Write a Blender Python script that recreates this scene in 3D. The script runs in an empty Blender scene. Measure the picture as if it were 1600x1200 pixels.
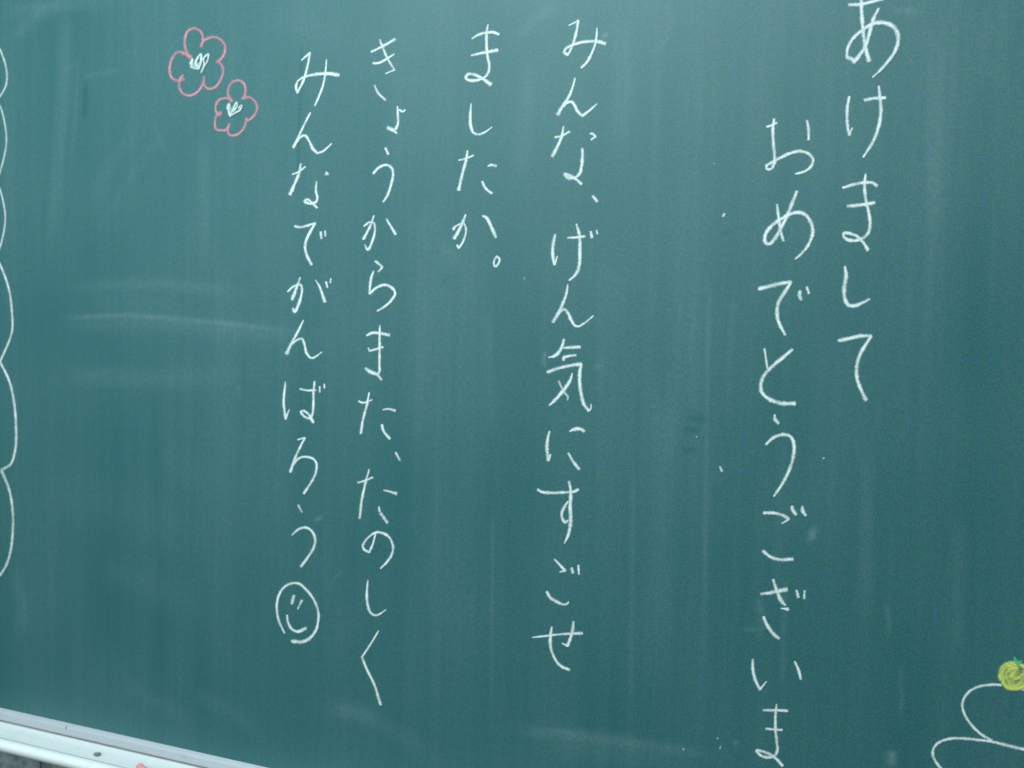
import bpy, bmesh, math, random
import numpy as np
from mathutils import Vector, Matrix

random.seed(7)
rng = np.random.default_rng(11)
scene = bpy.context.scene
col = scene.collection

# ------------------------------------------------------------------ camera
W, H, F = 1600.0, 1200.0, 1600.0            # photograph size and focal length in its pixels
vh = Vector((-3800.0, -168.0, F))           # where the board's horizontals run together (to the left)
vv = Vector((-652.0, 30000.0, F))           # where its verticals run together (far below)
r = -vh.normalized()
d = vv.normalized()
n = r.cross(d).normalized()
d = n.cross(r).normalized()
DIST = 1.45 * n.z                           # camera to board plane
CAMZ = 1.42
cam_pos = Vector((0.0, -DIST, CAMZ))
def to_world(v):                            # camera vector (right, down, forward) -> world vector
    return Vector((v.dot(r), v.dot(n), -v.dot(d)))
def ray(px, py):
    return to_world(Vector((px - W/2, py - H/2, F)))
def P(px, py, y=0.0):                       # pixel -> point on the plane at depth y (the board face is y = 0)
    k = ray(px, py)
    t = (y - cam_pos.y) / k.y
    p = cam_pos + k * t
    return p.x, p.z
def Pz(px, py, z):                          # pixel -> point on a level plane
    k = ray(px, py)
    return cam_pos + k * ((z - cam_pos.z) / k.z)

cam_data = bpy.data.cameras.new("camera")
cam_data.sensor_width = 36.0
cam_data.lens = 36.0 * F / W
cam_data.clip_start = 0.02
cam_data.clip_end = 60.0
cam_data.dof.use_dof = True
cam_data.dof.focus_distance = 1.40
cam_data.dof.aperture_fstop = 4.5
cam = bpy.data.objects.new("camera", cam_data)
cx, cy, cz = to_world(Vector((1, 0, 0))), to_world(Vector((0, -1, 0))), to_world(Vector((0, 0, -1)))
M = Matrix(((cx.x, cy.x, cz.x, cam_pos.x), (cx.y, cy.y, cz.y, cam_pos.y), (cx.z, cy.z, cz.z, cam_pos.z), (0, 0, 0, 1)))
cam.matrix_world = M
col.objects.link(cam)
scene.camera = cam

# ------------------------------------------------------------------ world, lamps, exposure
world = bpy.data.worlds.new("World")
scene.world = world
world.use_nodes = True
bg = world.node_tree.nodes["Background"]
bg.inputs[0].default_value = (0.72, 0.96, 1.0, 1)
bg.inputs[1].default_value = 0.15

def area(name, loc, target, sx, sy, power, colour):
    L = bpy.data.lights.new(name, 'AREA')
    L.shape = 'RECTANGLE'; L.size = sx; L.size_y = sy
    L.energy = power; L.color = colour
    o = bpy.data.objects.new(name, L)
    o.location = loc
    o.rotation_euler = (Vector(target) - Vector(loc)).to_track_quat('-Z', 'Y').to_euler()
    col.objects.link(o)
    return o
COOL = (0.72, 0.96, 1.0)
area("ceiling_lamp", (-0.97, -1.30, 2.95), (-0.97, -1.30, 0.0), 1.9, 0.4, 66, COOL)
area("ceiling_lamp", (-1.65, -4.0, 2.95), (-0.9, -1.2, 1.6), 2.8, 0.9, 84, COOL)
area("window_light", (-4.2, -4.6, 2.0), (-0.4, 0.0, 1.5), 2.2, 1.5, 24, COOL)

vs = scene.view_settings
vs.view_transform = 'Standard'
vs.look = 'None'
vs.exposure = 0.0
vs.gamma = 1.0
vs.use_curve_mapping = False
scene.render.engine = 'CYCLES'
scene.cycles.transparent_max_bounces = 32

# ------------------------------------------------------------------ material helpers
def new_mat(name):
    m = bpy.data.materials.new(name)
    m.use_nodes = True
    nt = m.node_tree
    return m, nt, nt.nodes["Principled BSDF"]
def node(nt, t, **kw):
    q = nt.nodes.new(t)
    for k, v in kw.items():
        setattr(q, k, v)
    return q
def math_node(nt, op, a, b=None, clamp=False):
    q = nt.nodes.new("ShaderNodeMath"); q.operation = op; q.use_clamp = clamp
    for i, v in enumerate((a, b)):
        if v is None: continue
        if isinstance(v, (int, float)): q.inputs[i].default_value = v
        else: nt.links.new(v, q.inputs[i])
    return q.outputs[0]
def noise(nt, scale, detail=3.0, rough=0.55, vec=None):
    q = nt.nodes.new("ShaderNodeTexNoise")
    q.inputs["Scale"].default_value = scale
    q.inputs["Detail"].default_value = detail
    q.inputs["Roughness"].default_value = rough
    if vec is not None: nt.links.new(vec, q.inputs["Vector"])
    return q
def position(nt, scale=(1, 1, 1)):
    g = nt.nodes.new("ShaderNodeNewGeometry")
    mp = nt.nodes.new("ShaderNodeMapping")
    mp.inputs["Scale"].default_value = scale
    nt.links.new(g.outputs["Position"], mp.inputs["Vector"])
    return mp.outputs["Vector"]
def mix_col(nt, fac, a, b):
    q = nt.nodes.new("ShaderNodeMix"); q.data_type = 'RGBA'
    for v, s in ((fac, q.inputs[0]), (a, q.inputs[6]), (b, q.inputs[7])):
        if isinstance(v, (int, float)): s.default_value = v
        elif isinstance(v, tuple): s.default_value = (*v, 1)
        else: nt.links.new(v, s)
    return q.outputs[2]
def attr(nt, name):
    q = nt.nodes.new("ShaderNodeAttribute"); q.attribute_name = name
    return q.outputs["Fac"]

# board face: dark green enamel under wiped chalk dust
m_board, nt, bs = new_mat("green_enamel")
vec = position(nt)
dust = attr(nt, "dust")
fine = noise(nt, 420.0, 2.0, 0.6, vec)
grain = noise(nt, 150.0, 3.0, 0.6, vec)
hue = noise(nt, 130.0, 3.0, 0.7, vec)
wipe = noise(nt, 5.0, 4.0, 0.6, position(nt, (17.0, 1.0, 0.8)))
g1 = math_node(nt, 'MULTIPLY_ADD', grain.outputs[0], 1.5); nt.nodes[-1].inputs[2].default_value = 0.25
g2 = math_node(nt, 'MULTIPLY_ADD', wipe.outputs[0], 0.9); nt.nodes[-1].inputs[2].default_value = 0.55
dd = math_node(nt, 'MULTIPLY', math_node(nt, 'MULTIPLY', dust, g1), g2, clamp=True)
hr = nt.nodes.new("ShaderNodeMapRange"); nt.links.new(hue.outputs[0], hr.inputs[0])
hr.inputs[1].default_value = 0.41; hr.inputs[2].default_value = 0.59
base = mix_col(nt, hr.outputs[0], (0.002, 0.108, 0.090), (0.013, 0.093, 0.126))
fr = nt.nodes.new("ShaderNodeMapRange"); nt.links.new(fine.outputs[0], fr.inputs[0])
fr.inputs[1].default_value = 0.38; fr.inputs[2].default_value = 0.66
base = mix_col(nt, fr.outputs[0], mix_col(nt, 0.82, (0.0, 0.0, 0.0), base), mix_col(nt, 0.86, (0.06, 0.30, 0.30), base))
c = mix_col(nt, dd, base, (0.60, 0.70, 0.72))
nt.links.new(c, bs.inputs["Base Color"])
bs.inputs["Roughness"].default_value = 0.46
bs.inputs["Specular IOR Level"].default_value = 0.5
bmp = nt.nodes.new("ShaderNodeBump"); bmp.inputs["Strength"].default_value = 0.12; bmp.inputs["Distance"].default_value = 0.0006
nt.links.new(fine.outputs[0], bmp.inputs["Height"]); nt.links.new(bmp.outputs[0], bs.inputs["Normal"])

# chalk: dry, patchy deposit; thin towards the edge of the stroke
def chalk_mat(name, colour, cover=1.0, soft=0.35):
    m, nt, bs = new_mat(name)
    vec = position(nt)
    a = noise(nt, 330.0, 3.0, 0.65, vec); b = noise(nt, 620.0, 3.0, 0.7, vec); patch = noise(nt, 75.0, 2.0, 0.5, vec)
    edge = attr(nt, "edge"); press = attr(nt, "press")
    mr = nt.nodes.new("ShaderNodeMapRange"); mr.interpolation_type = 'SMOOTHSTEP'
    wob = math_node(nt, 'ADD', edge, math_node(nt, 'MULTIPLY', math_node(nt, 'SUBTRACT', a.outputs[0], 0.5), 0.7))
    nt.links.new(wob, mr.inputs[0])
    mr.inputs[1].default_value = soft; mr.inputs[2].default_value = 1.0
    mr.inputs[3].default_value = 1.0; mr.inputs[4].default_value = 0.0
    gr = math_node(nt, 'MULTIPLY_ADD', b.outputs[0], 2.0); nt.nodes[-1].inputs[2].default_value = -0.02
    pt = math_node(nt, 'MULTIPLY_ADD', patch.outputs[0], 1.0); nt.nodes[-1].inputs[2].default_value = 0.52
    gr = math_node(nt, 'MULTIPLY', gr, pt)
    al = math_node(nt, 'MULTIPLY', math_node(nt, 'MULTIPLY', mr.outputs[0], press), gr)
    al = math_node(nt, 'MULTIPLY', al, cover, clamp=True)
    nt.links.new(al, bs.inputs["Alpha"])
    cc = mix_col(nt, a.outputs[0], tuple(v * 0.93 for v in colour), colour)
    nt.links.new(cc, bs.inputs["Base Color"])
    bs.inputs["Roughness"].default_value = 0.95
    bs.inputs["Specular IOR Level"].default_value = 0.1
    return m
m_white = chalk_mat("white_chalk", (0.88, 0.90, 0.89), 1.0, 0.05)
m_pink = chalk_mat("pink_chalk_line", (0.80, 0.35, 0.42), 0.72, 0.05)
m_yellow = chalk_mat("yellow_chalk_fill", (0.80, 0.82, 0.20), 0.95, 0.0)
m_leaf = chalk_mat("green_chalk_line", (0.10, 0.62, 0.33), 0.95, 0.0)

def metal(name, colour, rough, metallic):
    m, nt, bs = new_mat(name)
    v = noise(nt, 60.0, 4.0, 0.6, position(nt, (0.06, 1.0, 1.0)))
    s = noise(nt, 45.0, 4.0, 0.6, position(nt))
    c = mix_col(nt, v.outputs[0], tuple(x * 0.88 for x in colour), colour)
    c = mix_col(nt, math_node(nt, 'MULTIPLY', math_node(nt, 'SUBTRACT', s.outputs[0], 0.55, True), 1.6, True), c, tuple(x * 0.62 for x in colour))
    nt.links.new(c, bs.inputs["Base Color"])
    bs.inputs["Metallic"].default_value = metallic
    bs.inputs["Roughness"].default_value = rough
    return m
m_frame = metal("anodised_frame", (0.55, 0.54, 0.58), 0.50, 0.25)
m_tray = metal("anodised_tray", (0.93, 0.89, 0.88), 0.40, 0.05)

m_wall, nt, bs = new_mat("mottled_wall")
a = noise(nt, 48.0, 2.0, 0.6, position(nt)); b = noise(nt, 260.0, 3.0, 0.6, position(nt))
rp = nt.nodes.new("ShaderNodeValToRGB")
rp.color_ramp.elements[0].position = 0.38; rp.color_ramp.elements[0].color = (0.16, 0.17, 0.19, 1)
rp.color_ramp.elements[1].position = 0.64; rp.color_ramp.elements[1].color = (0.36, 0.40, 0.38, 1)
nt.links.new(a.outputs[0], rp.inputs[0])
c = mix_col(nt, math_node(nt, 'MULTIPLY', b.outputs[0], 0.4), rp.outputs[0], (0.25, 0.27, 0.28))
nt.links.new(c, bs.inputs["Base Color"]); bs.inputs["Roughness"].default_value = 0.85

def plain(name, colour, rough, var=0.25, scale=200.0):
    m, nt, bs = new_mat(name)
    a = noise(nt, scale, 3.0, 0.6, position(nt))
    nt.links.new(mix_col(nt, a.outputs[0], tuple(x * (1 - var) for x in colour), tuple(min(1, x * (1 + var)) for x in colour)), bs.inputs["Base Color"])
    bs.inputs["Roughness"].default_value = rough
    return m
m_stick = plain("pink_chalk_stick", (0.85, 0.30, 0.34), 0.9, 0.15, 300.0)
m_crumb = plain("dark_crumb", (0.19, 0.22, 0.225), 0.8, 0.4, 400.0)
m_groove_shade = plain("groove_shade_grey", (0.36, 0.41, 0.43), 0.7, 0.1, 300.0)  # grey that stands in for shade in the tray's groove
m_scuff = plain("dark_scuff", (0.20, 0.23, 0.25), 0.8, 0.3, 600.0)

# ------------------------------------------------------------------ object helpers
def link(name, me, mat, parent=None, smooth=False):
    o = bpy.data.objects.new(name, me)
    me.materials.append(mat)
    if smooth:
        me.polygons.foreach_set("use_smooth", [True] * len(me.polygons))
    col.objects.link(o)
    if parent is not None:
        o.parent = parent
        o.matrix_parent_inverse = Matrix.Identity(4)
    return o
def box_mesh(name, x0, x1, y0, y1, z0, z1, bevel=0.0):
    bm = bmesh.new()
    bmesh.ops.create_cube(bm, size=1.0)
    for v in bm.verts:
        v.co = Vector(((x0 + x1)/2 + v.co.x*(x1 - x0), (y0 + y1)/2 + v.co.y*(y1 - y0), (z0 + z1)/2 + v.co.z*(z1 - z0)))
    if bevel:
        bmesh.ops.bevel(bm, geom=bm.edges[:], offset=bevel, segments=2, affect='EDGES', profile=0.5)
    me = bpy.data.meshes.new(name); bm.to_mesh(me); bm.free()
    return me
def extrude_profile(name, pts, x0, x1):     # closed outline of (y, z) drawn along x
    bm = bmesh.new()
    A = [bm.verts.new((x0, y, z)) for y, z in pts]
    B = [bm.verts.new((x1, y, z)) for y, z in pts]
    k = len(pts)
    for i in range(k):
        j = (i + 1) % k
        bm.faces.new((A[i], A[j], B[j], B[i]))
    bm.faces.new(A[::-1]); bm.faces.new(B)
    bmesh.ops.recalc_face_normals(bm, faces=bm.faces[:])
    me = bpy.data.meshes.new(name); bm.to_mesh(me); bm.free()
    return me

# ------------------------------------------------------------------ large structure: wall, board, frame, tray
zb = P(200, 1151.5)[1]                      # lower edge of the green face
xl, xr = P(-40, 600)[0] - 0.85, P(1640, 600)[0] + 0.75
zt = P(800, 0)[1] + 0.24                    # upper edge, just above the picture
wall = link("wall", box_mesh("wall", xl - 0.6, xr + 0.6, 0.030, 0.15, 0.0, 2.7), m_wall)
wall["kind"] = "structure"
jx = P(63, 1190, 0.03)[0]
for k in range(-2, 4):
    joint = link("wall_joint", box_mesh("wall_joint", jx + k*0.9 - 0.0025, jx + k*0.9 + 0.0025, 0.027, 0.031, 0.0, zb - 0.06), m_scuff, wall)

board = bpy.data.objects.new("chalkboard", None)
board.empty_display_size = 0.1
col.objects.link(board)
board.location = (0, 0, 0)
board["label"] = "dark green classroom chalkboard covered with a white handwritten Japanese message and small drawings"
board["category"] = "chalkboard"

# chalk dust left on the face by wiping, one value per vertex
STEP = 0.003
nx = int((xr - xl) / STEP) + 1
nz = int((zt - zb) / STEP) + 1
gx = np.linspace(xl, xr, nx); gz = np.linspace(zb, zt, nz)
GX, GZ = np.meshgrid(gx, gz)
def smooth_noise(fx, fz):                   # value noise with fx, fz cells across the board
    a = rng.random((fz + 2, fx + 2))
    u = (GX - xl) / (xr - xl) * fx; v = (GZ - zb) / (zt - zb) * fz
    i = np.minimum(u.astype(int), fx); j = np.minimum(v.astype(int), fz)
    fu = u - i; fv = v - j
    fu = fu*fu*(3 - 2*fu); fv = fv*fv*(3 - 2*fv)
    i1 = np.minimum(i + 1, fx + 1); j1 = np.minimum(j + 1, fz + 1)
    return (a[j, i]*(1-fu) + a[j, i1]*fu)*(1-fv) + (a[j1, i]*(1-fu) + a[j1, i1]*fu)*fv
D = -0.003 + 0.026*smooth_noise(14, 6) + 0.020*smooth_noise(34, 2) + 0.012*smooth_noise(60, 3) + 0.008*smooth_noise(180, 3) + 0.005*smooth_noise(420, 3) + 0.014*smooth_noise(32, 14)
def sstep(a, b, x):
    t = np.clip((x - a) / (b - a), 0, 1)
    return t*t*(3 - 2*t)
for k in range(230):                        # eraser streaks, nearly upright
    x = rng.uniform(xl, xr); w = rng.choice([0.0015, 0.003, 0.006, 0.014, 0.026], p=[.12, .18, .22, .26, .22])
    z0 = rng.uniform(zb - 0.2, zt); ln = rng.uniform(0.15, 0.9)
    amp = rng.uniform(0.003, 0.015) * rng.choice([1, 1, 1, -0.6])
    lean = rng.uniform(-0.012, 0.012)
    xx = GX - x - lean*(GZ - z0)
    sel = np.abs(xx) < 4*w
    D[sel] += (amp*np.exp(-(xx/w)**2)*sstep(z0, z0 + 0.12, GZ)*(1 - sstep(z0 + ln, z0 + ln + 0.15, GZ)))[sel]
def smear(pts, w, amp, sharp=2.0):          # one wiped mark: pixels of its path, half width in pixels, strength
    q = [P(*p) for p in pts]
    s = w * 0.00092
    best = np.full(GX.shape, 1e9); tt = np.zeros(GX.shape)
    N = len(q) - 1
    for i in range(N):
        ax, az = q[i]; bx, bz = q[i + 1]
        L2 = (bx-ax)**2 + (bz-az)**2 + 1e-12
        t = np.clip(((GX-ax)*(bx-ax) + (GZ-az)*(bz-az)) / L2, 0, 1)
        dist = np.hypot(GX - ax - t*(bx-ax), GZ - az - t*(bz-az))
        m = dist < best
        best[m] = dist[m]; tt[m] = (i + t[m]) / N
    fade = sstep(0, 0.15, tt) * (1 - sstep(0.7, 1.0, tt)) * 0.85 + 0.15
    D[:] += 0.95 * amp * np.exp(-(best/s)**sharp) * fade
smear([(95, 496), (200, 492), (330, 503), (500, 521)], 4, 0.068)
smear([(90, 506), (230, 503), (380, 517), (500, 530)], 16, 0.030)
smear([(110, 448), (250, 443), (390, 458)], 12, 0.035)
smear([(130, 470), (300, 478)], 16, 0.018)
smear([(90, 585), (230, 592), (390, 585)], 20, 0.026, 3)
smear([(370, 600), (376, 622)], 4, 0.03)
smear([(100, 10), (100, 120), (88, 300), (75, 420)], 16, 0.030, 3)
smear([(95, 110), (122, 100), (118, 190), (104, 300)], 4, 0.024)
smear([(130, 120), (195, 108)], 5, 0.028)
smear([(240, 190), (258, 240)], 4, 0.030)
smear([(130, 330), (190, 230), (235, 190)], 16, 0.014)
smear([(160, 350), (220, 250), (262, 205)], 10, 0.014)
smear([(320, 215), (316, 420)], 18, 0.020)
smear([(668, 300), (662, 420), (658, 560), (655, 800)], 26, 0.030)
smear([(720, 330), (716, 540), (710, 900), (705, 1100)], 48, 0.026, 3)
smear([(770, 790), (769, 960), (767, 1150)], 2.5, 0.048)
smear([(765, 480), (768, 700)], 7, 0.030)
smear([(990, 720), (988, 900), (985, 1150)], 4, 0.030)
smear([(1040, 600), (1034, 740), (1030, 900), (1026, 1140)], 20, 0.032, 3)
smear([(960, 380), (955, 640), (950, 1050)], 36, 0.020, 3)
smear([(1060, 250), (1056, 500), (1050, 800)], 34, 0.018)
smear([(1300, 500), (1296, 900)], 40, 0.014)
smear([(1440, 350), (1436, 800), (1432, 1050)], 36, 0.016)
smear([(1108, 440), (1103, 700), (1100, 1120)], 3, 0.036)
smear([(1148, 455), (1140, 560), (1138, 700)], 4, 0.030)
smear([(1225, 900), (1223, 1100)], 4, 0.030)
smear([(1385, 940), (1390, 990)], 3, 0.045)
smear([(1409, 1040), (1408, 1130)], 4, 0.035)
smear([(1500, 800), (1496, 1050)], 9, 0.026, 4)
smear([(1355, 700), (1352, 1000)], 10, 0.022, 4)
smear([(1265, 845), (1275, 822)], 5, 0.11)
smear([(1392, 1172), (1394, 1186), (1390, 1200)], 6, 0.13)
smear([(800, 1140), (900, 1148), (1010, 1164), (1150, 1186)], 9, 0.050)
smear([(860, 1160), (980, 1180), (1100, 1205)], 22, 0.032)
smear([(500, 1106), (560, 1112), (630, 1150), (690, 1185)], 16, 0.026)
smear([(525, 1106), (590, 1125)], 14, 0.024)
smear([(300, 1080), (360, 1110), (405, 1145)], 14, 0.026)
smear([(190, 1060), (240, 1095), (300, 1125)], 18, 0.018)
smear([(150, 880), (250, 920), (330, 960)], 30, 0.020)
smear([(20, 890), (38, 950), (30, 1000)], 14, 0.030)
smear([(1148, 1155), (1152, 1170)], 6, 0.05)
smear([(930, 575), (945, 568)], 6, 0.04)
smear([(852, 548), (850, 562), (852, 575)], 2.5, 0.10)
smear([(940, 57), (951, 53)], 3, 0.12)
smear([(1395, 15), (1440, 19)], 5, 0.05)
smear([(1185, 935), (1192, 965), (1187, 1000)], 4, 0.055)
smear([(1160, 983), (1185, 984)], 2, 0.06)
smear([(492, 812), (505, 808)], 3.5, 0.10)
smear([(515, 912), (540, 885)], 2.5, 0.035)
smear([(20, 60), (60, 20), (110, 5)], 16, 0.035)
smear([(690, 380), (705, 395), (720, 410)], 12, 0.025)
smear([(805, 60), (840, 25), (880, 2)], 10, 0.030)
smear([(1040, 0), (1049, 30), (1040, 62), (1020, 85)], 5, 0.028)
smear([(965, 30), (975, 120), (968, 260)], 14, 0.022, 4)
smear([(830, 90), (818, 200), (812, 300)], 16, 0.022)
smear([(1465, 30), (1460, 200), (1458, 420)], 12, 0.024, 4)
smear([(1540, 5), (1535, 150)], 18, 0.020)
smear([(10, 20), (60, 8), (200, 4)], 12, 0.035)
smear([(420, 30), (560, 60)], 35, 0.014)
smear([(60, 760), (200, 800), (350, 850)], 45, 0.012)
smear([(250, 700), (330, 760)], 30, 0.012)
smear([(600, 880), (560, 960), (500, 1040)], 30, 0.012)
# places wiped cleaner or rubbed dark
smear([(472, 60), (470, 130), (466, 250), (463, 345)], 4, -0.040)
smear([(134, 130), (132, 190)], 6, -0.045)
smear([(692, 436), (700, 442)], 9, -0.030)
smear([(1075, 652), (1106, 657)], 5, -0.050)
smear([(1065, 671), (1096, 673)], 6, -0.040)
smear([(1065, 703), (1090, 703)], 5, -0.035)
smear([(1134, 362), (1135, 366)], 4, -0.05)
smear([(870, 540), (900, 590), (890, 650)], 45, -0.012)
D = np.clip(D, 0.0, 0.6)

nv = nx * nz
co = np.zeros((nv, 3), dtype=np.float32)
co[:, 0] = GX.ravel(); co[:, 2] = GZ.ravel()
co[:, 1] = (0.0006*(smooth_noise(5, 3) - 0.5)).ravel()*0.0
ii = np.arange(nx*nz).reshape(nz, nx)
quads = np.stack([ii[:-1, :-1], ii[:-1, 1:], ii[1:, 1:], ii[1:, :-1]], axis=-1).reshape(-1, 4)
me = bpy.data.meshes.new("writing_face")
me.vertices.add(nv); me.vertices.foreach_set("co", co.ravel())
nf = len(quads)
me.loops.add(nf*4); me.loops.foreach_set("vertex_index", quads.ravel().astype(np.int32))
me.polygons.add(nf)
me.polygons.foreach_set("loop_start", np.arange(0, nf*4, 4, dtype=np.int32))
me.polygons.foreach_set("loop_total", np.full(nf, 4, dtype=np.int32))
me.update(calc_edges=True)
at = me.attributes.new("dust", 'FLOAT', 'POINT'); at.data.foreach_set("value", D.ravel().astype(np.float32))
face = link("writing_face", me, m_board, board)
link("backing_board", box_mesh("backing_board", xl, xr, 0.002, 0.0295, zb, zt), m_scuff, board)

LIP = 0.0178
link("bottom_frame", extrude_profile("bottom_frame",
     [(0.0295, zb - 0.0008), (-0.0002, zb - 0.0008), (-0.0002, zb + 0.0012), (-0.0045, zb - 0.0018), (-0.0062, zb - 0.0062), (-0.0068, zb - LIP), (0.0295, zb - LIP)], xl, xr), m_frame, board)
for nm, a0, a1 in (("side_frame", xl - 0.03, xl - 0.0005), ("side_frame", xr + 0.0005, xr + 0.03)):
    link(nm, box_mesh(nm, a0, a1, -0.007, 0.0295, zb - LIP, zt + 0.03, 0.002), m_frame, board)
link("top_frame", box_mesh("top_frame", xl, xr, -0.007, 0.0295, zt + 0.0005, zt + 0.03, 0.002), m_frame, board)

# chalk tray: floor, grey strip painted as groove shade, rounded rim
zf = zb - LIP - 0.0009
FD, RD = 0.063, 0.0150
prof = [(0.0290, zf - 0.022), (0.0290, zf - 0.0035), (-0.0050, zf - 0.0035), (-0.0085, zf - 0.0030), (-0.013, zf)]
prof += [(-0.03, zf - 0.0006), (-0.05, zf - 0.0004), (-FD, zf), (-FD - 0.0030, zf + 0.0002)]
ye = -FD - RD
for k in range(15):
    t = k/14*math.radians(155)
    prof.append((ye + 0.0100 - 0.0100*math.sin(t), zf - 0.0100 + 0.0100*math.cos(t)))
prof += [(ye + 0.014, zf - 0.0205), (-0.02, zf - 0.0215)]
tray = link("chalk_tray", extrude_profile("chalk_tray", prof, xl - 0.02, xr + 0.02), m_tray, board)
link("groove_shade_strip", extrude_profile("groove_shade_strip", [(-FD - 0.0028, zf - 0.002), (-FD - 0.0028, zf + 0.0006), (-FD - 0.0020, zf + 0.0010), (-FD - 0.0004, zf + 0.0007), (-FD, zf - 0.002)], xl - 0.019, xr + 0.019), m_groove_shade, board)  # added strip, its grey replaces the dark groove line before the rim
sx, sz = P(103, 1137, -0.0068)
bm = bmesh.new()
bmesh.ops.create_uvsphere(bm, u_segments=8, v_segments=5, radius=1.0)
for v in bm.verts: v.co = Vector((sx + 0.0012*v.co.x, -0.0068 + 0.0006*v.co.y, sz + 0.0032*v.co.z*(0.7 + 0.3*math.sin(v.co.x*3))))
me = bpy.data.meshes.new("scuff_mark"); bm.to_mesh(me); bm.free()
link("scuff_mark", me, m_scuff, board)

# ------------------------------------------------------------------ chalk lines
def spline(pts):
    """(x, y, w) control points -> dense points, Catmull-Rom, about one pixel apart"""
    p = [np.array(q, float) for q in pts]
    if len(p) == 2:
        k = max(3, int(np.hypot(*(p[1]-p[0])[:2]) / 1.2))
        return [p[0] + (p[1]-p[0])*t for t in np.linspace(0, 1, k)]
    e = [2*p[0]-p[1]] + p + [2*p[-1]-p[-2]]
    out = []
    for i in range(1, len(e) - 2):
        p0, p1, p2, p3 = e[i-1], e[i], e[i+1], e[i+2]
        # centripetal parameters keep tight bends from overshooting
        t1 = max(1e-6, np.hypot(*(p1-p0)[:2]))**0.5; t2 = t1 + max(1e-6, np.hypot(*(p2-p1)[:2]))**0.5; t3 = t2 + max(1e-6, np.hypot(*(p3-p2)[:2]))**0.5
        k = max(2, int(np.hypot(*(p2-p1)[:2]) / 1.2))
        for s in range(k):
            t = t1 + (t2 - t1)*s/k
            A1 = p0*(t1-t)/t1 + p1*t/t1
            A2 = p1*(t2-t)/(t2-t1) + p2*(t-t1)/(t2-t1)
            A3 = p2*(t3-t)/(t3-t2) + p3*(t-t2)/(t3-t2)
            B1 = A1*(t2-t)/t2 + A2*t/t2
            B2 = A2*(t3-t)/(t3-t1) + A3*(t-t1)/(t3-t1)
            q = B1*(t2-t)/(t2-t1) + B2*(t-t1)/(t2-t1)
            q[2] = p1[2] + (p2[2]-p1[2])*s/k
            out.append(q)
    out.append(p[-1])
    return out
def parse(text, tile):
    """'w: x,y x,y,w ... @press' in the coordinates of an enlarged tile (ox, oy, scale) of the photograph"""
    ox, oy, s = tile
    press = 1.0
    if '@' in text:
        text, pr = text.split('@'); press = float(pr)
    w, body = text.split(':')
    pts = []
    for tok in body.split():
        v = [float(q) for q in tok.split(',')]
        pts.append((ox + v[0]*s, oy + v[1]*s, v[2] if len(v) > 2 else float(w)))
    return pts, press
ACROSS = (-1.0, -0.66, -0.33, 0.0, 0.33, 0.66, 1.0)
WIDEN = 1.50                                # the soft edge lies outside the nominal width
def chalk_mesh(name, tile, strokes, lift=0.0):
    vs_, fs, edge, prs = [], [], [], []
    for si, text in enumerate(strokes):
        pts, press = parse(text, tile)
        q = spline(pts)
        k = len(q)
        ph = random.uniform(0, 50)
        rows = []
        def tangent(i):
            a, b = q[max(0, i-1)], q[min(k-1, i+1)]
            t = (b-a)[:2]; L = np.hypot(*t) or 1.0
            return t/L
        seq = []
        t0, t1 = tangent(0), tangent(k-1)
        w0, w1 = q[0][2], q[-1][2]
        seq.append((q[0][:2] - t0*w0*0.42, t0, w0*0.7, 1.0))
        seq.append((q[0][:2] - t0*w0*0.10, t0, w0*0.95, 0.35))
        for i in range(k):
            seq.append((q[i][:2], tangent(i), q[i][2], 0.0))
        seq.append((q[-1][:2] + t1*w1*0.10, t1, w1*0.95, 0.35))
        seq.append((q[-1][:2] + t1*w1*0.42, t1, w1*0.7, 1.0))
        run = 0.0
        for i, (c, t, w, e) in enumerate(seq):
            if i: run += np.hypot(*(c - seq[i-1][0]))
            nrm = np.array((-t[1], t[0]))
            wv = w*WIDEN*(1 + 0.07*math.sin(ph + run*0.31) + 0.05*math.sin(ph*2 + run*0.83))/2
            pv = press*(1.0 - 0.30*math.exp(-min(i, len(seq) - 1 - i)/2.5))*(0.92 + 0.12*math.sin(ph*3 + run*0.10) + 0.06*math.sin(ph*5 + run*0.37))
            y = -(0.00025 + lift + 0.00012*si + 0.0000022*run)
            row = []
            for a in ACROSS:
                px, py = c + nrm*wv*a
                x, z = P(px, py)
                row.append(len(vs_))
                vs_.append((x, y, z)); edge.append(max(abs(a), e)); prs.append(pv)
            rows.append(row)
        for a, b in zip(rows[:-1], rows[1:]):
            for j in range(len(ACROSS) - 1):
                fs.append((a[j], a[j+1], b[j+1], b[j]))
    me = bpy.data.meshes.new(name)
    me.from_pydata(vs_, [], fs); me.update()
    a = me.attributes.new("edge", 'FLOAT', 'POINT'); a.data.foreach_set("value", edge)
    a = me.attributes.new("press", 'FLOAT', 'POINT'); a.data.foreach_set("value", prs)
    return me
def chalk(name, tile, strokes, label=None, mat=None, parent=None, lift=0.0):
    o = link(name, chalk_mesh(name, tile, strokes, lift), mat or m_white, parent or board)
    if label: o["label"] = label
    return o
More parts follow.
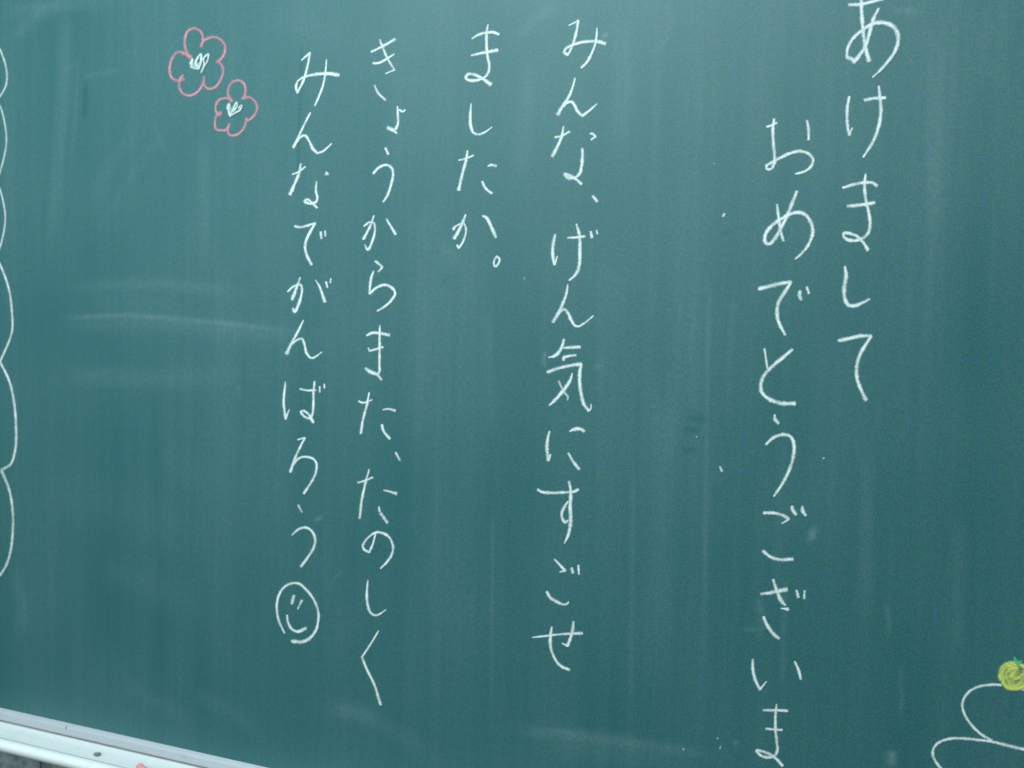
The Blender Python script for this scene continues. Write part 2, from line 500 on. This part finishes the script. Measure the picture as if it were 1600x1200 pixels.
def glyph(ch, where, tile, *strokes):
    """one character: its largest run of touching strokes, with every separate stroke as a sub-part"""
    dense = [np.array([q[:2] for q in spline(parse(t, tile)[0])]) for t in strokes]
    group = list(range(len(strokes)))
    for i in range(len(strokes)):
        for j in range(i):
            gap = np.min(np.hypot(dense[i][:, None, 0] - dense[j][None, :, 0], dense[i][:, None, 1] - dense[j][None, :, 1]))
            if gap < 6.0:
                a, b = group[i], group[j]
                group = [b if g == a else g for g in group]
    sets = [[strokes[i] for i in range(len(strokes)) if group[i] == g] for g in sorted(set(group))]
    sets.sort(key=lambda t: -sum(len(spline(parse(q, tile)[0])) for q in t))
    o = chalk("chalk_character", tile, sets[0], "white chalk character %s in %s" % (ch, where))
    for t in sets[1:]:
        chalk("chalk_stroke", tile, t, None, None, o)
    return o

# enlarged tiles: left, top, photograph pixels per tile unit
A1, A2, A3, A4, A5, A6, A7 = [(1150, y, .1875) for y in (0, 180, 360, 500, 640, 840, 975)]
B1, B2, B3, B4, B5, B6, B7, B8 = [(800, y, .125) for y in (0, 130, 260, 400, 520, 650, 750, 910)]
C1, C2, C3 = [(660, y, .125) for y in (20, 150, 290)]
D1, D2, D3, D4, D5, D6 = [(430, y, .15) for y in (50, 220, 390, 540, 660, 780)]
E1, F1 = (410, 890, .15), (430, 960, .15)
G1, G2 = (240, 30, .125), (240, 90, .125)
R1 = (1400, 1000, 1/6)
Z1 = (1500, 1010, 1/12)
PX = (0, 0, 1)

c = "the line starting あけまして"
glyph("あ", c, A1, "5.2: 940,40 1040,36 1130,15 1230,-10", "6: 1045,-40 1048,120 1062,280 1085,420 1110,510,7",
      "5.5: 1190,70,4 1150,150 1115,270 1085,370 1045,440 985,520,7", "6: 985,522,7 970,495 925,480,6",
      "5: 925,482 930,410 970,330 1050,255 1130,205,6 1210,190,6.5 1290,210,7 1340,260,7 1352,330,6.5 1330,420,5.5 1270,510 1200,590,4 1140,645,3")
glyph("け", c, A1, "5: 945,805,3.5 930,880 925,960 930,1050 945,1125", "3.5: 945,1125,4.5 970,1065,2.5", "5: 1070,835 1150,820 1245,815",
      "5.5: 1190,720,4 1202,830 1208,930 1195,1030 1165,1130 1120,1220,4.5 1060,1310,3")
glyph("ま", c, A2, "5: 890,605,4 980,578 1070,562 1140,565 1175,588,5.5", "5.5: 930,758 1040,748 1155,730",
      "5: 1080,490,3.5 1072,590 1080,690 1105,800 1118,900,5.5 1100,985 1040,1035 960,1045,5.5 905,1020,5 898,985,5 940,985,5 1010,1010 1060,1060 1100,1125,6")
glyph("し", c, A3, "6: 908,300,4 918,380 903,470,6.5 905,560 935,620 985,628 1050,605,5 1115,572,3.5")
glyph("て", c, A4, "6: 855,172 940,155 1040,133 1128,133,5", "5.5: 1128,133,4 1075,215 1025,310 1005,400,6 1010,490 1045,585 1085,668,6.5")
c = "the line starting おめでとう"
glyph("お", c, A2, "3.8: 255,97 300,85 340,62", "5: 318,30,3.5 308,120 312,230 322,340 320,400 295,447,4 258,447,4 258,420,5 300,395,5 380,350 460,315 540,302 610,325 643,375 625,430,4.5 575,468,4 495,490,3", "4.6: 592,45 605,120 605,205,4")
glyph("め", c, A2, "4.5: 342,745 355,850 372,960 395,1048", "5.8: 508,635,4.5 470,730 430,830 385,920 330,1020 280,1072 245,1060 245,1000 290,930 370,870 450,825 530,812 590,840 630,910 640,980 610,1070,5 560,1140,4.5 495,1200,3.5")
glyph("で", c, A3, "6: 190,487 280,465 380,440 460,430,5", "5.8: 460,430,4.5 410,510 360,590 342,670,6.2 355,760,5.5 410,870,4.5", "6: 535,505,5 530,540,6.5 545,578,5", "4.5: 590,472 608,525")
glyph("と", c, A4, "3.6: 238,240 262,405", "5.6: 470,245,4.5 400,305 310,380 240,455 208,530 215,600 270,655,6 360,690,6.5 430,697,6.5 495,695,6")
glyph("う", c, A4, "5.5: 322,790,3.5 325,825,6.5 355,862,4.5", "5.2: 250,1037,4 310,982 390,955 455,972 483,1037,5.5 478,1137,5.5 445,1247,5 385,1367,4.5 315,1469,3.5")
glyph("ご", c, A5, "5: 230,860 320,862 390,880 440,912,6", "3.8: 440,912 385,948,3", "6: 470,805,4.5 470,830,6.5 500,875,5 @0.85", "5: 552,805,3.5 555,840,6 580,882,5", "5: 225,1177 280,1222 360,1249 475,1245,5.5")
glyph("ざ", c, A6, "5.5: 208,470,4.5 310,455 425,430,7", "5.5: 310,350,4.5 340,440 380,530,6 412,562,4", "5.5: 428,585,4 430,600,6.5", "3.6: 435,595,5 375,588,2", "4.5: 505,440 520,497", "3.6: 572,442 567,508", "5.5: 230,660,4.5 260,730 310,800 360,842,5")
glyph("い", c, A7, "5: 140,295,4 140,370 160,460 200,545,5", "3: 200,545,4 255,478,2", "4.5: 490,312,3.5 520,380 540,460")
glyph("ま", c, A7, "4.2: 228,718 330,718 430,722", "3.6: 250,872 320,878 385,882", "4.6: 338,668,3 330,760 330,880 340,980 345,1050 325,1095 270,1110 210,1095 172,1052,4 215,1058 290,1088 340,1125 390,1180,5")
c = "the line starting みんな、げん気"
glyph("み", c, B1, "3.2: 712,318,2 770,290 830,258,4", "4.2: 830,258 810,380 770,530 735,620 700,688", "4.5: 700,688 650,655,5", "4.6: 650,655,3.6 675,610 760,565 880,530 1000,520,5.2 1090,525,5.6 1170,548,6.2", "4: 1065,350,2.5 1058,470 1040,560 990,690 930,790,4.5 868,850,3.8")
glyph("ん", c, B2, "4: 788,-65,3 765,30,3.4 730,130 680,220,4.5 620,310,5.5 570,395,6", "4.4: 640,290,4 690,245 740,232 780,270 820,350,5 880,410", "4: 880,410,4.6 960,350 1065,258,2.5")
glyph("な", c, B2, "3.6: 535,675 620,662 720,605", "5: 645,545,3.4 625,660,4.5 570,790 505,915,6", "4: 975,630,3 1010,635,4.5 1045,668", "4: 1045,668 990,708,3.2", "5: 880,815,4 882,920 872,1030 850,1120,4.5 790,1180,4.2 700,1180,6 660,1135,5 720,1155,6 800,1200,4.5 870,1262,4.6")
chalk("chalk_comma", B3, ["5: 1010,370 1065,440"], "white chalk comma before げん")
glyph("げ", c, B3, "5: 540,855,4.5 520,950 508,1060,5.5 520,1170 535,1230,4.5", "2.8: 535,1230,3.5 570,1120,2", "3.8: 695,892,3 800,888 915,875,4", "5.2: 805,720,3 840,840 852,960 850,1080,5.6 848,1180 830,1290 790,1360,5 715,1425,2.8", "4.6: 985,815 1000,890", "3.2: 1058,800 1068,845")
glyph("ん", c, B4, "5: 698,360,2.8 680,470,4.2 630,610 570,730 515,825,6", "4.4: 575,740,4 620,680 660,668 700,710,5 735,790,5 790,870,4 830,880,3.4 900,845,3.4 1022,745,2.4")
glyph("気", c, B5, "4.8: 652,80,4 625,170 580,250,5.5 530,290,5 458,308,2.4", "5: 640,190,4 740,182 850,178,6", "4.6: 800,280,4 700,292 650,310 645,345,5", "5: 445,492 560,450 700,415 865,390,5.5", "5.6: 865,390,5 848,500 848,620 865,760 900,890 960,975,4.5", "3.4: 960,975,4 985,950 992,890,2", "5: 755,505,3 730,590,4.5 680,670,6 610,760,5.5 530,850 462,910,2.8", "3.4: 585,605 620,680 660,750 700,800 695,840 @0.75")
glyph("に", c, B6, "5: 470,190,3 445,300 438,400,5.4 455,555,4.4", "3.4: 455,555,4.4 485,480,2.8", "5.5: 725,190,3.4 780,165,5.5 850,160,5.5 905,190,5.5", "4.4: 705,465,3.4 760,560 840,665,5.4")
glyph("す", c, B7, "4.6: 320,120 380,150 500,160 650,155 770,145 830,118,5", "5.4: 712,15,4 730,100,4.2 735,200 728,330,5.6 735,450,6.2 730,560,6 710,670,5 655,795,2", "4.6: 700,270,3.4 660,330 622,420,5 635,490 665,530 700,505,4")
glyph("ご", c, B7, "4: 530,990,2.4 590,1050 665,1135,5", "3.4: 665,1130 600,1150,2.4", "4.4: 745,1100 765,1160", "3.6: 830,1065 838,1180", "5: 435,1395,4 480,1470,5.2 560,1520 640,1555,4.2 690,1545,3.4 710,1520,2")
glyph("せ", c, B8, "3.6: 255,688,2.6 450,665 640,645 880,635,4.8", "4.8: 770,490,4 760,590 730,700 695,795", "3.6: 695,795 630,760,2.4", "5: 500,555,3 485,660,5.2 482,780,5.2 510,890,4 570,1000,4 640,1060,4.6 720,1090,5")
c = "the line reading ましたか"
glyph("ま", c, C1, "4.4: 620,325,2.6 700,275 800,248 890,245 955,268,4.6", "4.6: 612,535,2.8 740,505 940,468,5.4", "4.6: 822,150,3 805,260 805,420 820,560 840,660 825,750 770,815,3.4 680,845 590,845,5 545,815,4.5 575,770,5 650,775,5.2 740,815,4.6 860,900,6.2")
glyph("し", c, C2, "4.6: 610,95,2.2 600,240,4.4 605,370,5 635,455,4.6 700,480,3.6 780,455,3 870,390,1.8")
glyph("た", c, C2, "3.2: 455,803,2.6 550,780 640,742,3", "4.6: 565,685,3 548,800 500,980 455,1175,5.4", "4.4: 818,880,2.4 860,862 925,875,4.6", "4.2: 750,1070 775,1130 830,1190 870,1215,5")
glyph("か", c, C3, "4.4: 388,550 402,520", "2.8: 402,522,3.4 440,495 490,472,2.4", "3.4: 520,465,2.4 545,530,3.6 540,610 510,700 455,775,4 435,740,2.6", "5: 545,360,2.6 510,450 460,560 400,660,6.2", "5: 755,380,4 800,400 860,510 920,645,5.8")
chalk("chalk_full_stop", C3, ["3.6: 930,885 965,920 950,975 915,1012 895,980 905,920 935,883"], "small white chalk ring closing the line ましたか")
c = "the line starting きょうから"
glyph("き", c, D1, "4: 1000,208,3 1110,155 1250,75,4.4", "3.8: 1020,328 1090,320 1170,275 1242,230,2.4", "3.8: 1090,80 1130,180 1180,290 1245,395 @0.72", "3: 1245,395,3.6 1150,435,2", "4: 1035,555,3.2 1070,630 1150,710 @0.8")
glyph("ょ", c, D1, "4: 1275,775,2.6 1278,860 1280,950 1255,1015,4.4", "3.2: 1295,810 1330,830 1355,812,3", "5: 1172,998,6.5 1225,1022,5 1268,1055,4")
glyph("う", c, D2, "4.4: 1150,75 1178,140", "4.2: 1022,342,4 1080,280 1160,252 1215,285 1230,350,4.4 1210,450 1175,560 1125,640,3.2")
glyph("か", c, D2, "3.6: 925,890,3 980,850 1025,855 1040,930 1015,1040,4 965,1135,4.2 935,1080,2.4", "4: 1030,780,2.4 990,890 920,1025,4.6", "4: 1160,815,2.8 1205,890 1255,975,4.6")
glyph("ら", c, D3, "4: 1045,120,4.4 1120,182", "3.6: 1120,182 1075,232,2.8", "4.2: 1025,225,3 1000,300 988,390 985,460", "4.2: 985,460 1060,395 1150,368,4.8 1230,410 1250,460 1210,530 1140,595,4 1065,640,3")
glyph("ま", c, D3, "4.6: 955,895,3.2 1010,868 1100,872 1190,892,5.4", "3.4: 970,1025,2.6 985,1055", "4: 985,1055 1060,1035 1125,1015,4.2", "4.2: 1092,790,3 1090,930 1090,1050 1088,1200 1090,1260 1072,1300", "5: 940,1235,4.4 990,1270,7 1060,1300,4.4 1110,1355,4.2 @0.9")
glyph("た", c, D4, "3.2: 870,578,3.6 920,595 1015,562,2", "4: 980,490,2.6 955,620 915,780 893,915,4.4", "3.4: 1120,668,2 1180,660 1250,678,4.2", "4.2: 1112,825 1130,890 1195,970")
chalk("chalk_comma", D4, ["3.6: 1255,1112 1300,1195"], "white chalk comma before たのしく")
glyph("た", c, D5, "3.2: 860,628 940,605 1018,572", "4: 980,490,2.6 945,620 905,800 882,1000,4.2", "4: 1130,705,2.4 1200,722 1265,742,5", "3.4: 1080,880 1090,930", "4.8: 1098,945 1170,1045")
glyph("の", c, D6, "3.2: 1045,360,2.4 1020,460 980,555,3.8", "3.8: 980,555 925,520 912,480", "3.8: 912,480 960,410,3 1055,345 1140,360,4.4 1200,410 1230,500 1210,590 1160,660 1100,720,2.4")
glyph("し", c, E1, "3.8: 1100,110,2.4 1090,220 1095,350,4.4 1130,450,4 1180,475,3.4 1235,455,2.6 1290,415,1.6")
glyph("く", c, F1, "3.4: 1078,170,2.2 1000,300 905,445", "4: 905,445,4 960,580 1030,720 1100,940,4.8")
c = "the line ending がんばろう"
glyph("み", c, D1, "3: 275,295,2.4 365,215,3.6", "3.6: 365,215 335,370 290,520 232,635", "3.8: 232,635 220,570,4 240,510,3 320,465 440,440,5 560,435,5.4 665,450,6.2", "3.6: 538,290,2.2 525,430 500,560 460,670 415,770,3")
glyph("ん", c, D1, "3.6: 368,840,2.8 300,970 240,1100 190,1205,4.6", "4: 215,1155 265,1095 315,1080 355,1135 400,1223,4.6 445,1263", "3.4: 445,1263,4 500,1243 590,1163,2.4")
glyph("な", c, D2, "3: 178,350 240,325 315,270", "4.6: 268,240,3 245,350 200,460 155,560,5.6", "6: 535,325,3 540,350,7 @0.85", "3.8: 432,425,2.6 425,520 440,600 420,640 370,655 310,635,5 335,610 390,650 440,700")
glyph("で", c, D2, "4: 205,890 260,900 420,858,4", "4.6: 420,858,3.6 360,960 318,1060 315,1130 335,1200 380,1290,4.8", "4: 475,950 482,1020", "3.4: 520,940 525,995")
glyph("が", c, D3, "3.8: 130,440,3 190,385 260,365 280,400 272,480 245,570,5 205,645,5 185,610,3.4", "4.6: 262,290,2.8 220,410 178,520,5.6", "4.2: 420,315,2 460,380,3.6 520,545,5", "3.4: 530,335 545,395", "2.8: 582,300 575,345")
glyph("ん", c, D3, "4: 295,735,2.4 240,850 180,960 120,1085,6", "3.8: 170,985 230,940 280,930 305,980,4.2 330,1080,4.2 380,1130,3.6 430,1110,3 490,1065,1.8")
glyph("ば", c, D4, "4: 108,380,2.6 95,500 90,600 110,765,4.2", "2.8: 110,765,3.6 148,665,1.8", "3.4: 260,450 320,465 425,465", "3.8: 412,375 400,500 400,620 390,710 365,755 310,740 270,690,4.4 300,680 345,710 400,800,4.6", "3: 465,425 465,485", "2.8: 512,400 515,445")
glyph("ろ", c, D5, "3: 235,180,2.6 310,160", "3.8: 310,160 260,260 205,380 160,515,4.8", "3.8: 185,450 240,380 310,358 390,375 430,420 425,520 380,620 300,740,4")
glyph("う", c, D6, "3.4: 240,60 280,135 @0.7", "4: 175,375,2.4 240,315 320,295 385,335 418,420,4.4 400,510 345,600 270,700,4.8")

# drawings
s = chalk("smiley_drawing", E1, ["4: 232,660,2.6 175,540 152,420 165,290 220,190 300,145 380,145 450,200 530,300 580,420 585,520 560,630 500,710,5 420,750,6 310,745,5.4"], "white chalk smiley face outline with open lower left")
chalk("eye", E1, ["4.8: 328,270 308,355"], None, None, s); chalk("eye", E1, ["3.6: 412,320,4.4 368,412,2"], None, None, s)
chalk("mouth", E1, ["4: 258,475,3 268,550 310,620 370,645,4.6 455,610,5.4"], None, None, s)
f = chalk("flower_drawing", G1, ["4.4: 460,480,6 410,400 390,300 400,210 440,140 515,115 580,145 615,210 620,280", "4.4: 595,345 615,290 680,240 760,225 840,255 890,320 895,400 860,480 810,535,6.5",
    "4.4: 790,530 840,560 870,620 865,700 825,790 760,860 690,870 640,830 630,760 635,720", "4.4: 630,770 600,850 540,920 450,955 380,935 335,880 325,800 345,740 375,700", "4.6: 385,750,6 300,770 230,730 205,640 215,560 250,470 310,415 390,430,6 470,480,7"], "larger five-petalled flower outlined in pink chalk", m_pink)
chalk("stamen_scribble", G1, ["4: 465,560 490,500 475,590 @0.85", "3.6: 470,595 540,620 575,615 530,560 560,480 595,440 600,520 575,610 @0.85", "3: 600,670 640,570 630,500 690,440 680,520 630,600 @0.75", "9: 490,585 570,575 @0.55"], "short white chalk scribble at flower centre", None, f, 0.0008)
f = chalk("flower_drawing", G2, ["4.2: 975,545,6 935,470 935,390 985,310 1065,285 1130,325 1150,400 1140,480 1110,515", "4.2: 1120,510,6 1190,495 1260,535 1295,610 1285,680 1240,745 1180,785 1160,760", "4.2: 1160,760 1150,830 1110,910 1040,965 960,970 930,920 945,840",
    "4.2: 950,830 915,900 850,910 785,895 770,830 785,740 830,700 850,690,6", "4.2: 840,720,6 790,690 780,620 810,545 880,510 960,520 985,550,6"], "smaller five-petalled flower outlined in pink chalk", m_pink)
chalk("stamen_scribble", G2, ["3.4: 925,640 950,580 960,640 @0.85", "3.4: 930,600 960,730 @0.85", "3: 970,715 1010,620 1045,560 1050,600 1000,680 @0.85", "7: 955,670 1020,640 @0.45", "3: 960,735 1030,690 1080,665 1110,600 1085,610 1070,640 @0.75"], "short white chalk scribble at flower centre", None, f, 0.0008)
chalk("scalloped_outline", PX, ["3: -6,68 0,77 10,107 10,132 0,151 -6,158 @0.62", "3: -6,158 0,165 9,200 10,227 0,270 -6,283 @0.62", "3: -6,283 0,295 8,330 8,352 0,388 -6,402 @0.65",
    "3.6: -6,402 0,412 14,450 19.5,490 19,520 0,567 @0.75", "4: 1,566 15,595 22.5,627 26,672 25,700 17.5,725 3,734,5 @0.8", "4: 3,735,5 15,765 20.5,797 21,827 17.5,860 11,882 1,898 -8,906 @0.75"], "row of white chalk scallops edging a drawn cloud shape")
chalk("rice_cake_drawing", R1, ["4.2: 985,422 970,420 880,420 780,435 690,480 635,550 622,620 650,710 720,810 810,890 900,938,3.6", "4.2: 1185,462 1330,480 1480,515 1580,600 1590,700 1500,840 1370,960",
    "4.4: 520,1300 435,1215 380,1150 345,1070 360,1000 420,950 520,922 640,922 780,935 900,950 1000,975,5 1100,1000,5 1210,1022,5 1400,1010 1640,1010 1760,1060 1800,1150 1740,1260"], "stacked round rice cakes outlined in white chalk")
t = chalk("tangerine_drawing", Z1, [
    "34: 970,550 1050,560 @0.65", "7: 1000,330 860,380 790,480 780,600 850,730 980,780 1120,770 1240,690 1270,540 1220,400 1110,330 1000,330",
    "6: 760,620 745,500 800,380 900,310 1020,300", "8: 870,600 860,520 920,430 1010,390 1080,400 @0.95", "9: 900,650 960,720 1080,720 1180,650 @0.8",
    "8: 950,570,8 1010,480,9 1060,430,6", "6: 1010,600 1100,580 1170,520 @0.9", "6: 800,560 830,680 900,770 1010,800 @0.7", "5: 1180,440 1200,540 1170,620 @0.8"], "yellow chalk tangerine with scribbled filling on the rice cakes", m_yellow, None, 0.0003)
chalk("leaf", Z1, ["4: 1010,185,2.5 1030,230,5 1060,290,7 1090,320,4", "4: 1050,300,6 1110,285,5 1160,265,2.5"], "green chalk stalk and leaf", m_leaf, t, 0.0018)
for lab, st in (("oval white chalk speck beside おめで", "4: 1130,338 1132,334"), ("comma-shaped white chalk speck beside とう", "4: 1125,729,3.4 1128,736,4.4"),
                ("round dim chalk dot below て", "3.4: 1286,716 1288,716 @0.6"), ("tiny chalk speck under dark rubbed marks", "2.6: 1088,682 1089,683 @0.6"),
                ("faint chalk speck near lower smear", "3: 1067,1170 1069,1171 @0.55"), ("faint upright chalk speck near lower smear", "2.6: 1126,1166 1125,1170 @0.5"), ("faint chalk speck above lower smear", "2.6: 1120,1153 1122,1154 @0.4"),
                ("pale chalk fleck left of げん", "3.4: 818,436 821,434 @0.22"), ("small pale chalk fleck above おめ", "2.6: 1115,255 1117,256 @0.3")):
    chalk("chalk_speck", PX, [st], lab)

# ------------------------------------------------------------------ things lying on the tray
p = Pz(152, 1179, zf + 0.001)
bm = bmesh.new()
bmesh.ops.create_icosphere(bm, subdivisions=2, radius=1.0)
for v in bm.verts:
    k = 1 + 0.22*math.sin(5*v.co.x + 2*v.co.z) + 0.15*math.sin(7*v.co.y + 1)
    v.co = Vector((v.co.x*0.0068*k, v.co.y*0.0050*k, max(-0.35, v.co.z)*0.0034*k))
lo = min(v.co.z for v in bm.verts)
for v in bm.verts: v.co.z -= lo
me = bpy.data.meshes.new("crumb"); bm.to_mesh(me); bm.free()
o = link("crumb", me, m_crumb)
o.location = (p.x, p.y, zf - 0.0004)
o["label"] = "small dark grey crumb lying on the pale metal chalk tray"; o["category"] = "crumb"

bm = bmesh.new()
SEG, Rr, Ln = 20, 0.0054, 0.046
prof2 = [(0.0, 0.0022), (0.0006, 0.0036), (0.0018, 0.0046), (0.004, 0.0052), (0.008, Rr), (0.038, Rr), (0.044, 0.0053), (0.0456, 0.0046), (0.046, 0.003)]
rings = []
for x, rad in prof2:
    rings.append([bm.verts.new((x + (0.0012*math.sin(2*math.pi*k/SEG) if x < 0.005 else 0), rad*math.cos(2*math.pi*k/SEG)*(1 + random.uniform(-.015, .015)), rad*math.sin(2*math.pi*k/SEG)*(1 + random.uniform(-.015, .015)))) for k in range(SEG)])
for a, b in zip(rings[:-1], rings[1:]):
    for k in range(SEG):
        bm.faces.new((a[k], b[k], b[(k+1) % SEG], a[(k+1) % SEG]))
bm.faces.new(rings[0]); bm.faces.new(rings[-1][::-1])
bmesh.ops.recalc_face_normals(bm, faces=bm.faces[:])
me = bpy.data.meshes.new("chalk_stick"); bm.to_mesh(me); bm.free()
o = link("chalk_stick", me, m_stick, None, True)
p = Pz(216, 1196, zf + 0.005)
o.location = (p.x, p.y, zf + Rr - 0.0006)
o.rotation_euler = (0, 0, math.radians(-24))
o["label"] = "worn stub of pink chalk lying on the pale metal chalk tray"; o["category"] = "chalk"
